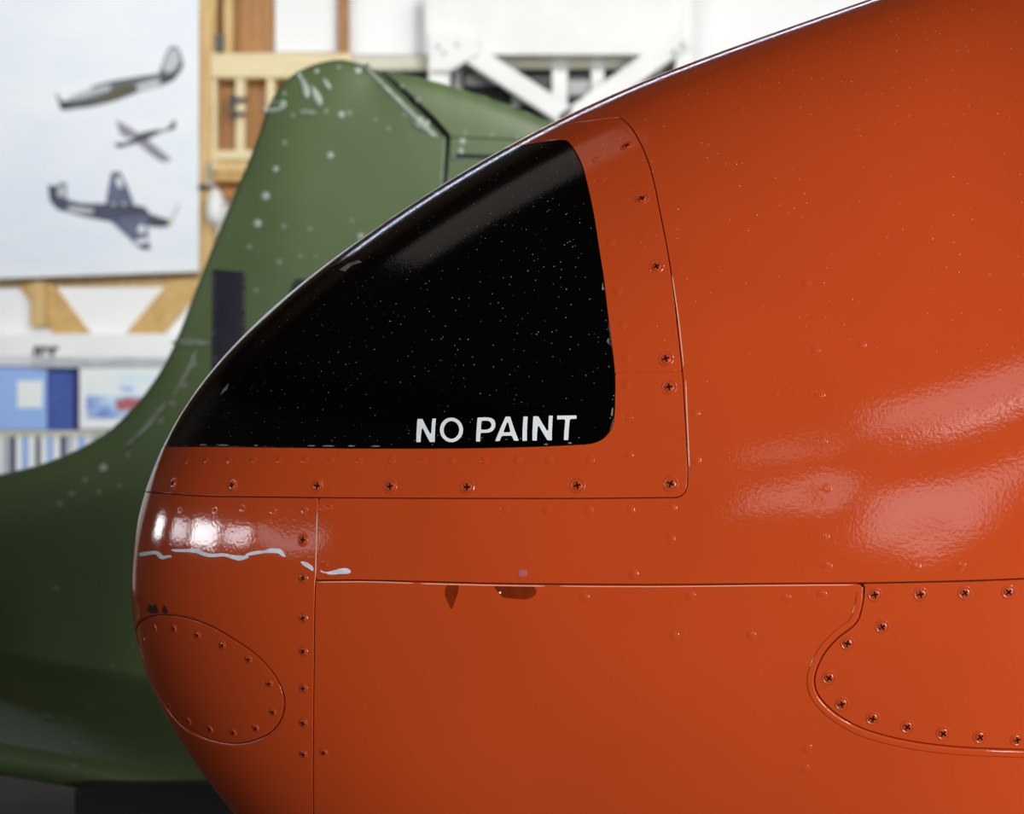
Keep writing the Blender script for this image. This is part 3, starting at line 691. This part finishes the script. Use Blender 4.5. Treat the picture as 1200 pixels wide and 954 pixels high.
S3 = smooth_path([(369.5, 680.3), (420, 680), (490, 681.6), (583, 683.9), (700, 685), (793, 685.2), (922, 684), (1000, 683.5), (1012, 683.5), (1090, 682), (1160, 680), (1250, 676), (1400, 668)])
def far_right(q0, q1, up):                     # along the aft end of the built section
    pass
SM = 1.45
qS1, qCORN, qS1H, qRB, qRR, qS2, qS3 = [qpx(resample(p, 6)) for p in (S1, CORN, S1H, RB, RR, S2, S3)]
split = int(np.argmin(np.abs(np.array(resample(S1, 6))[:, 1]-433)))
rsplit = int(np.argmin(np.abs(np.array(resample(RR, 6))[:, 1]-436)))
# --- pieces
radome = panel('radome', [np.vstack([qRB, qRR, mir(qRR), mir(qRB)])], M['black'], ra, gap=.0004, prof=((.0003, -.0002), (.0004, -.0008), (.0005, -.0028)), label='glossy black unpainted radome window')
THIN = ((.0003, -.0002), (.0004, -.0008), (.0005, -.0028))
fu = panel('upper_frame_panel', [np.vstack([qRR[rsplit:], mir(qRR[rsplit:]), mir(qS1[:split+1]), qS1[:split+1]])], M['red'], ra, gap=.0007, prof=THIN)
outer_l = np.vstack([qS1[split:], qCORN, qS1H]); qRl = qRR[:rsplit+1].copy()
up1 = lambda q, d: (lambda s_, t_: qmap(s_, t_+d))(*qinv(q))
outer_l[:1] = up1(outer_l[:1], .0016); qRl[-1:] = up1(qRl[-1:], .0016)
fl = panel('lower_frame_panel', [np.vstack([outer_l, mir(outer_l), mir(np.vstack([qRB, qRl])), np.vstack([qRB, qRl])])], M['red'], ra, gap=.0007, prof=THIN)
def arc(q0, q1, n=60):
    s0, t0 = qinv(q0[None]); s1, t1 = qinv(q1[None]); t = np.linspace(0, 1, n)
    ta, tb = float(t0[0]), float(t1[0])
    return ta, tb
send = 1.45; _s, _t = qinv(qS3[-1:]); qS3 = np.vstack([qS3, qmap(np.linspace(float(_s[0]), send, 30)[1:], np.full(29, float(_t[0])))]); tS3 = float(qinv(qS3[-1:])[1][0])
nS2 = int(np.argmin(np.abs(resample(S2, 6)[:, 1]-681)))
ring = lambda ta, tb, s: qmap(np.full(120, s), np.linspace(ta, tb, 120))
us_front = np.vstack([qS1, qCORN, qS1H[:int(np.argmin(np.abs(resample(S1H, 6)[:, 0]-372.6)))+1], qS2[:nS2+1], qS3])
us = panel('upper_skin', [np.vstack([us_front, ring(tS3, math.pi-tS3, send), mir(us_front)])], M['red'], ra, gap=.0008)
nc_top = qS1H[int(np.argmin(np.abs(resample(S1H, 6)[:, 0]-372.6))):]
s_end, t_end = qinv(qS2[-1:]); s_end, t_end = float(s_end[0]), float(t_end[0])
nc_low = ring(t_end, -math.pi/2, s_end)
qS2e = np.vstack([qS2, nc_low])
nc_front = np.vstack([nc_top[::-1], qS2e])
OV = [(158.5, 741), (162, 731), (169, 725.5), (180, 722), (196.7, 721.3), (220, 725), (246.7, 735), (273, 750), (300, 769), (320, 791), (330, 811), (332, 827), (328, 843), (317, 858), (300, 867), (280, 871.7), (256.7, 870), (233, 862.7), (213, 851.7), (195, 831.5), (179, 803), (167, 772), (159.5, 752)]
qOV = qpx(closed_path(OV, 6))
nc = panel('nose_cap', [np.vstack([nc_front, mir(nc_front)]), qOV], M['red'], ra, hole_prof=((.0012, -.0001), (.0026, -.0007), (.0034, -.0014), (.0036, -.0026)))
ov = panel('oval_cover', [qOV], M['red'], ra, gap=.0006, raise_=-.0011, step=.004)
# access cover outline (photograph right edge) with its raised rim
AC = smooth_path([(1012.5, 684.5), (1012, 695), (1010.6, 707), (1007, 722)], 6)+smooth_path([(1005, 727), (998, 735), (981.5, 747.6), (966, 765), (956.5, 784.5), (954, 800), (959, 816), (977, 835), (1005, 852), (1036, 862.5), (1074.6, 870.6), (1117, 875.7), (1160, 878), (1230, 879), (1290, 872), (1335, 850), (1360, 800), (1352, 740), (1338, 705), (1331, 676)])
ACr = resample(AC, 4); ACtop = np.array([(1325, 676.5), (1250, 679.5), (1160, 682.5), (1090, 684), (1030, 685)])
low_top = np.vstack([qS3])
px3 = resample(S3, 6)[:, 0]; i1 = int(np.argmax(px3 > 1008)); i2 = int(np.argmax(px3 > 1333)); qAC = qpx(ACr[1:-1])
ls_front = np.vstack([qS2e[nS2:][::-1], qS3[:i1], qAC, qS3[i2:]])
ls = panel('lower_skin', [np.vstack([ls_front, ring(tS3, -math.pi-tS3, send), mir(ls_front)])], M['red'], ra, gap=.0006, prof=((.0005, -.0001), (.0010, -.0006), (.0012, -.0028)), raise_=.0004)
cov = panel('access_cover', [np.vstack([qAC, qS3[i1:i2][::-1]])], M['red'], ra, gap=.0014, raise_=-.0004)
tn = np.gradient(ACr, axis=0); tn /= np.linalg.norm(tn, axis=1)[:, None]; nn = np.c_[tn[:, 1], -tn[:, 0]]
if ((nn)*(ACr-np.array([1160, 780]))).sum() < 0: nn = -nn
nn = np.where(np.abs(nn) > 0, nn, 0)
rim_o = ACr+nn*7.0; rim_i = ACr+nn*2.4
sel = slice(3, len(ACr)-3)
panel('cover_rim', [qpx(np.vstack([rim_o[sel], rim_i[sel][::-1]]))], M['red'], ls, gap=0, raise_=.0009, prof=((.0012, -.0003), (.002, -.0010)), step=.004)
# dark inner hull under the seams
def hull():
    ns, nt = 70, 120; S = np.linspace(.004, SM*.985, ns); TH = np.linspace(-math.pi, math.pi, nt, endpoint=False)
    s, th = np.meshgrid(S, TH, indexing='ij'); P = base(s, th)-nrm(base, s.ravel(), th.ravel()).reshape(ns, nt, 3)*.0024
    v = P.reshape(-1, 3); f = [(i*nt+j, i*nt+(j+1) % nt, (i+1)*nt+(j+1) % nt, (i+1)*nt+j) for i in range(ns-1) for j in range(nt)]
    f.append(tuple(range(nt))); f.append(tuple((ns-1)*nt+j for j in range(nt))[::-1])
    o = link('inner_hull', v, f, M['red_dark'], ra, smooth=True); o['label'] = 'dark underside showing in the seams'
hull()

# --- lettering, scrapes, chips
def decal(name, loops_px, m, parent, lift=.00022, label=None, step=.0012, fill=.006, gap=0):
    if parent is ls and lift < .0006: lift += .0004
    o = panel(name, [qpx(l) for l in loops_px], m, parent, gap=gap, raise_=lift, prof=((.0001, -lift*1.5),), step=step, fill=fill)
    if label: o['label'] = label
    return o
def LZ(*pts): return [(480+x/5.714, 475+y/5.714) for x, y in pts]
def rounded(pts, r=1.0):
    P = [np.array(p) for p in pts]; out = []
    for i in range(len(P)):
        a, b_, c = P[i-1], P[i], P[(i+1) % len(P)]; u_, w = a-b_, c-b_; lu, lw = np.linalg.norm(u_), np.linalg.norm(w); rr = min(r, lu*.3, lw*.3)
        p0, p1 = b_+u_/lu*rr, b_+w/lw*rr
        for t in (0, .33, .67, 1): out.append((1-t)**2*p0+2*t*(1-t)*b_+t*t*p1)
    return np.array(out)
def ell(cx, cy, rx, ry, n=40): return LZ(*[(cx+rx*math.cos(2*math.pi*k/n), cy+ry*math.sin(2*math.pi*k/n)) for k in range(n)])
LET = [[rounded(LZ((42, 250), (50, 88), (88, 88), (142, 192), (150, 85), (180, 85), (172, 249), (134, 250), (84, 152), (76, 250)))],
       [np.array(ell(281, 165, 81, 86)), np.array(ell(281, 165, 49, 56))],
       [rounded(LZ((443, 247), (453, 79), (520, 77), (552, 82), (572, 98), (580, 124), (576, 150), (562, 172), (540, 184), (515, 188), (479, 188), (476, 246))), rounded(LZ((484, 107), (518, 106), (538, 112), (547, 130), (543, 146), (530, 156), (512, 160), (482, 160)))],
       [rounded(LZ((570, 243), (642, 72), (677, 72), (737, 240), (698, 241), (684, 207), (620, 208), (606, 243))), rounded(LZ((632, 178), (658, 113), (673, 177)), .6)],
       [rounded(LZ((753, 242), (760, 72), (795, 72), (790, 241)))],
       [rounded(LZ((820, 240), (826, 70), (865, 70), (926, 172), (930, 66), (963, 66), (957, 238), (922, 238), (862, 137), (856, 240)))],
       [rounded(LZ((985, 66), (1120, 64), (1122, 94), (1076, 95), (1066, 236), (1030, 237), (1040, 97), (984, 98)))]]
for l in LET: decal('letter', l, M['letter'], radome, label='white painted letter', gap=.0011)
def SZ(*pts): return np.array([(150+x/4.444, 630+y/4.444) for x, y in pts])
SCR = [(SZ((62, 80), (100, 73), (145, 70), (165, 78), (182, 94), (215, 92), (228, 100), (205, 106), (180, 113), (160, 105), (145, 88), (110, 90), (75, 96), (62, 95)), nc),
       (SZ((228, 62), (290, 61), (340, 57), (370, 63), (400, 78), (440, 84), (500, 82), (550, 92), (620, 96), (622, 107), (580, 119), (540, 110), (500, 98), (440, 102), (400, 97), (360, 82), (320, 76), (280, 75), (240, 73)), nc),
       (SZ((618, 84), (660, 71), (710, 67), (740, 57), (790, 59), (808, 75), (820, 100), (800, 96), (780, 82), (720, 80), (680, 86), (640, 92), (612, 95)), nc),
       (SZ((900, 126), (930, 129), (955, 146), (966, 160), (962, 174), (940, 160), (915, 145)), nc),
       (SZ((1003, 170), (1030, 180), (1070, 172), (1110, 161), (1140, 161), (1160, 175), (1150, 187), (1110, 189), (1060, 193), (1030, 186), (1008, 180)), us)]
for pts, par in SCR: decal('paint_scrape', [np.array(closed_path(pts, 4))], M['scrape'], par, label='pale blue white scrape in the red paint')
def CZ(*pts): return np.array([(500+x/8, 670+y/8) for x, y in pts])
for pts in (CZ((195, 126), (240, 130), (298, 124), (295, 190), (270, 270), (240, 345), (222, 340), (210, 300), (180, 240), (173, 190), (182, 150)),
            CZ((635, 132), (700, 130), (760, 134), (880, 132), (1000, 138), (1032, 190), (1000, 235), (920, 260), (840, 254), (720, 240), (690, 205), (650, 165))):
    decal('paint_chip', [np.array(closed_path(pts, 3))], M['primer'], ls, label='brown chip where the red paint has flaked')
decal('smudge', [CZ((865, -15), (940, -15), (942, 40), (868, 46))], M['mauve'], us, label='mauve smudge')
decal('bare_speck', [CZ((680, 192), (690, 184), (700, 190), (698, 206), (684, 206))], M['paper'], ls, label='white speck at the chip')
for pts in ([(172, 716), (175, 708), (179, 711), (182, 707), (185, 714), (186, 718), (178, 719)], [(190, 716), (192, 709), (195, 712), (197, 718), (193, 719)]):
    decal('grime_mark', [np.array(pts, float)], M['grime'], nc, label='black grime mark')

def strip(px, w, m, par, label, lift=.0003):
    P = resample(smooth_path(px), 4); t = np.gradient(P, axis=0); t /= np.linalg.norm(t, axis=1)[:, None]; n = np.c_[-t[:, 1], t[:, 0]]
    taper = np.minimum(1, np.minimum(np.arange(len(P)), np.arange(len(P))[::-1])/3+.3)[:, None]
    decal('worn_edge', [np.vstack([P-n*w/2*taper, (P+n*w/2*taper)[::-1]])], m, par, lift=lift, label=label, step=.003)  # pale strip paints the light caught by the seam's bevel
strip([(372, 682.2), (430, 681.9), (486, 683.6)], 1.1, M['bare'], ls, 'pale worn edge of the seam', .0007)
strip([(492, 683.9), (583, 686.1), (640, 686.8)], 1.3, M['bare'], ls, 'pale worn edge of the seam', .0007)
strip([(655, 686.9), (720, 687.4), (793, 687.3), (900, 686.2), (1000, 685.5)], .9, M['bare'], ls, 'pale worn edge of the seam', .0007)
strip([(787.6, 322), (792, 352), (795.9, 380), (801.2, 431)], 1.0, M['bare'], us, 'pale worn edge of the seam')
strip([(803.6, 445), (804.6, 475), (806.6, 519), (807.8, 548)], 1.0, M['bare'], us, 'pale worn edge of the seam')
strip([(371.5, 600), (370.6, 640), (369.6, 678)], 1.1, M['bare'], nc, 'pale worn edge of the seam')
for u, v, w in [(238, 521.5, 9), (262, 521.8, 14), (300, 522.3, 5), (365, 522.6, 10), (385, 522.8, 16), (412, 522.8, 9), (440, 523, 12), (640, 521, 6), (668, 519.5, 5)]:
    decal('paint_nick', [np.array([(u-w/2, v), (u-w/5, v-1.1), (u+w/4, v-.7), (u+w/2, v-.2), (u+w/6, v+.5), (u-w/4, v+.4)])], M['nick'], radome, label='pale nick along the black edge')
for pts in ([(398, 316), (408, 309), (420, 305), (424, 307), (412, 311), (404, 318)], [(262, 456), (268, 449), (266, 456), (258, 463)], [(716, 486), (717.5, 478), (718.6, 478), (717.6, 488)], [(705.5, 340), (706.5, 331), (707.4, 340)], [(711, 400), (713.5, 396), (714, 404)]):
    decal('paint_nick', [np.array(pts, float)], M['nick'], radome, label='pale nick along the black edge')
# --- screws and rivets
def screw_mesh(name, R, r, seg=20):
    """flat-headed cross-recess screw sitting in a shallow dimpled ring"""
    v, f, mi = [], [], []
    prof = [(R, 0.0), (R*.93, .00045), (R*.80, .0005), (R*.72, .0001), (r*1.04, .0001), (r, .0007), (r*.9, .0010)]
    for a, h in prof: v += [(a*math.cos(2*math.pi*k/seg), a*math.sin(2*math.pi*k/seg), h) for k in range(seg)]
    for i in range(len(prof)-1):
        for k_ in range(seg): f.append((i*seg+k_, i*seg+(k_+1) % seg, (i+1)*seg+(k_+1) % seg, (i+1)*seg+k_)); mi.append(0)
    c, l = r*.19, r*.74
    cross = [(l, -c), (l, c), (c, c), (c, l), (-c, l), (-c, c), (-l, c), (-l, -c), (-c, -c), (-c, -l), (c, -l), (c, -c)]
    top = [np.array([(x, y) for x, y, z in v[-seg:]]), np.array(cross)]
    V, T, inv = mesh_region(top, np.zeros((0, 2)), 1e-9)
    ids = {}
    for j in range(seg): ids[inv[j]] = (len(prof)-1)*seg+j
    for i in range(len(V)):
        if i not in ids: ids[i] = len(v); v.append((V[i][0], V[i][1], .0011))
    for t in T: f.append(tuple(ids[i] for i in t)); mi.append(0)
    cr = [ids[inv[seg+j]] for j in range(12)]; b_ = len(v); v += [(x*.8, y*.8, .0003) for x, y in cross]
    for j in range(12): f.append((cr[j], cr[(j+1) % 12], b_+(j+1) % 12, b_+j)); mi.append(1)
    f.append(tuple(range(b_, b_+12))); mi.append(1)
    me = bpy.data.meshes.new(name); me.from_pydata(v, [], f); me.materials.append(M['red_screw']); me.materials.append(M['slot'])
    me.polygons.foreach_set('material_index', np.array(mi, np.int32)); me.polygons.foreach_set('use_smooth', np.ones(len(f), bool)); me.update(); me.set_sharp_from_angle(angle=math.radians(35))
    return me
scr_big = screw_mesh('screw_large', .0082, .0051); scr_mid = screw_mesh('screw_medium', .0074, .0047); scr_small = screw_mesh('screw_small', .0060, .0041)
def rivet_mesh(name, R): return dome_mesh(name, [(R, 0), (R*.94, .0002), (R*.86, .00025), (R*.78, .00006), (R*.68, .00026), (R*.4, .00034), (R*.1, .00036)], M['red'], 18)
riv = rivet_mesh('rivet', .0052); riv_s = rivet_mesh('rivet_small', .0040)
def fit(name, me, u, v, parent, s=1.0, lift=0.0):
    if parent is ls: lift = .0004
    s_, th = hit([(u, v)]); p = surf(s_, th)[0]; n = nrm(surf, s_, th)[0]
    o = bpy.data.objects.new(name, me); COL.objects.link(o); o.parent = parent
    o.matrix_local = frame_at(Vector(p)+Vector(n)*lift, Vector(n), random.uniform(0, math.pi), s)
for u, v in ((735, 171), (752.5, 233), (769.6, 312.6), (780.6, 420.6)): fit('screw', scr_big, u, v, fu)
for u, v in ((784.2, 453.8), (786.2, 567), (676.8, 569), (547.9, 571), (457.3, 570.2), (372, 569.5), (272.3, 569.2), (203, 567)): fit('screw', scr_big, u, v, fl)
fit('screw', scr_big, 355.1, 632.7, nc, .95)
for u, v in ((355.4, 677.6), (355.4, 724.5), (355.4, 763.5), (355.7, 806.7), (355.7, 847.7), (355.7, 884)): fit('screw', scr_small, u, v, nc)
fit('screw', scr_small, 380, 882, ls, .9)
for u, v in ((180.7, 736), (203.3, 736.7), (231, 745), (260, 756.7), (290.7, 773.3), (315, 801.7), (319.3, 835), (299.3, 854), (273, 859), (245.7, 855), (220.7, 845.7), (197.5, 828), (168, 752)): fit('screw', scr_small, u, v, ov, .9, -.0011)
for u, v in ((1025.3, 697), (1078.9, 696.5), (1130.9, 695), (1033.9, 734.8), (993, 754.2), (971.4, 794.6), (986.5, 825.2), (1023, 842.3), (1063.4, 852), (1105.3, 859.7), (1148.7, 864), (1182, 694), (1192, 867), (1236, 867)): fit('screw', scr_mid, u, v, cov, 1.0, -.0004)
for u, v in ((698.6, 186.8), (705.4, 210), (716, 284), (724, 342), (730, 381), (734, 420)): fit('rivet', riv, u, v, fu)
for u, v in ((734.5, 450), (737, 488.3), (736.6, 532.5), (691.3, 538.7), (643.8, 538.7), (607, 538.7), (568, 538.7), (529.4, 540), (496.4, 539.3), (459, 539), (420.5, 539.5), (387.5, 539.5), (357.3, 538.5), (326.7, 538.7), (297, 538.7), (268, 538.7), (241, 538.7), (218.7, 539.5)): fit('rivet', riv, u, v, fl, .95)
for u, v in ((592, 596.3), (641, 597.3), (689.7, 597.3), (738, 597.3), (787.5, 594.8), (786, 631.8), (742.8, 672.8), (814.6, 483), (816, 538.7), (956, 408), (961, 461.6), (964.2, 516), (968.3, 572.3), (966.2, 629.6), (969.8, 664), (1073.5, 664), (1126, 663.4), (1010, 402), (381, 660), (945, 330)): fit('rivet', riv, u, v, us)
for u, v in ((378, 596), (386, 594.7)): fit('rivet', riv_s, u, v, us)
for u, v in ((210.7, 598.7), (251.5, 599), (284, 596.5), (320, 600), (356.5, 599)): fit('rivet', riv, u, v, nc)
for u, v in ((921, 701), (963.3, 697), (946.6, 877.6), (943.8, 901.7), (809, 697.7), (685, 700), (790, 745), (880, 745)): fit('rivet', riv, u, v, ls)
put(ra, (0.2, YC, float(Zp(np.array(-.8)))))
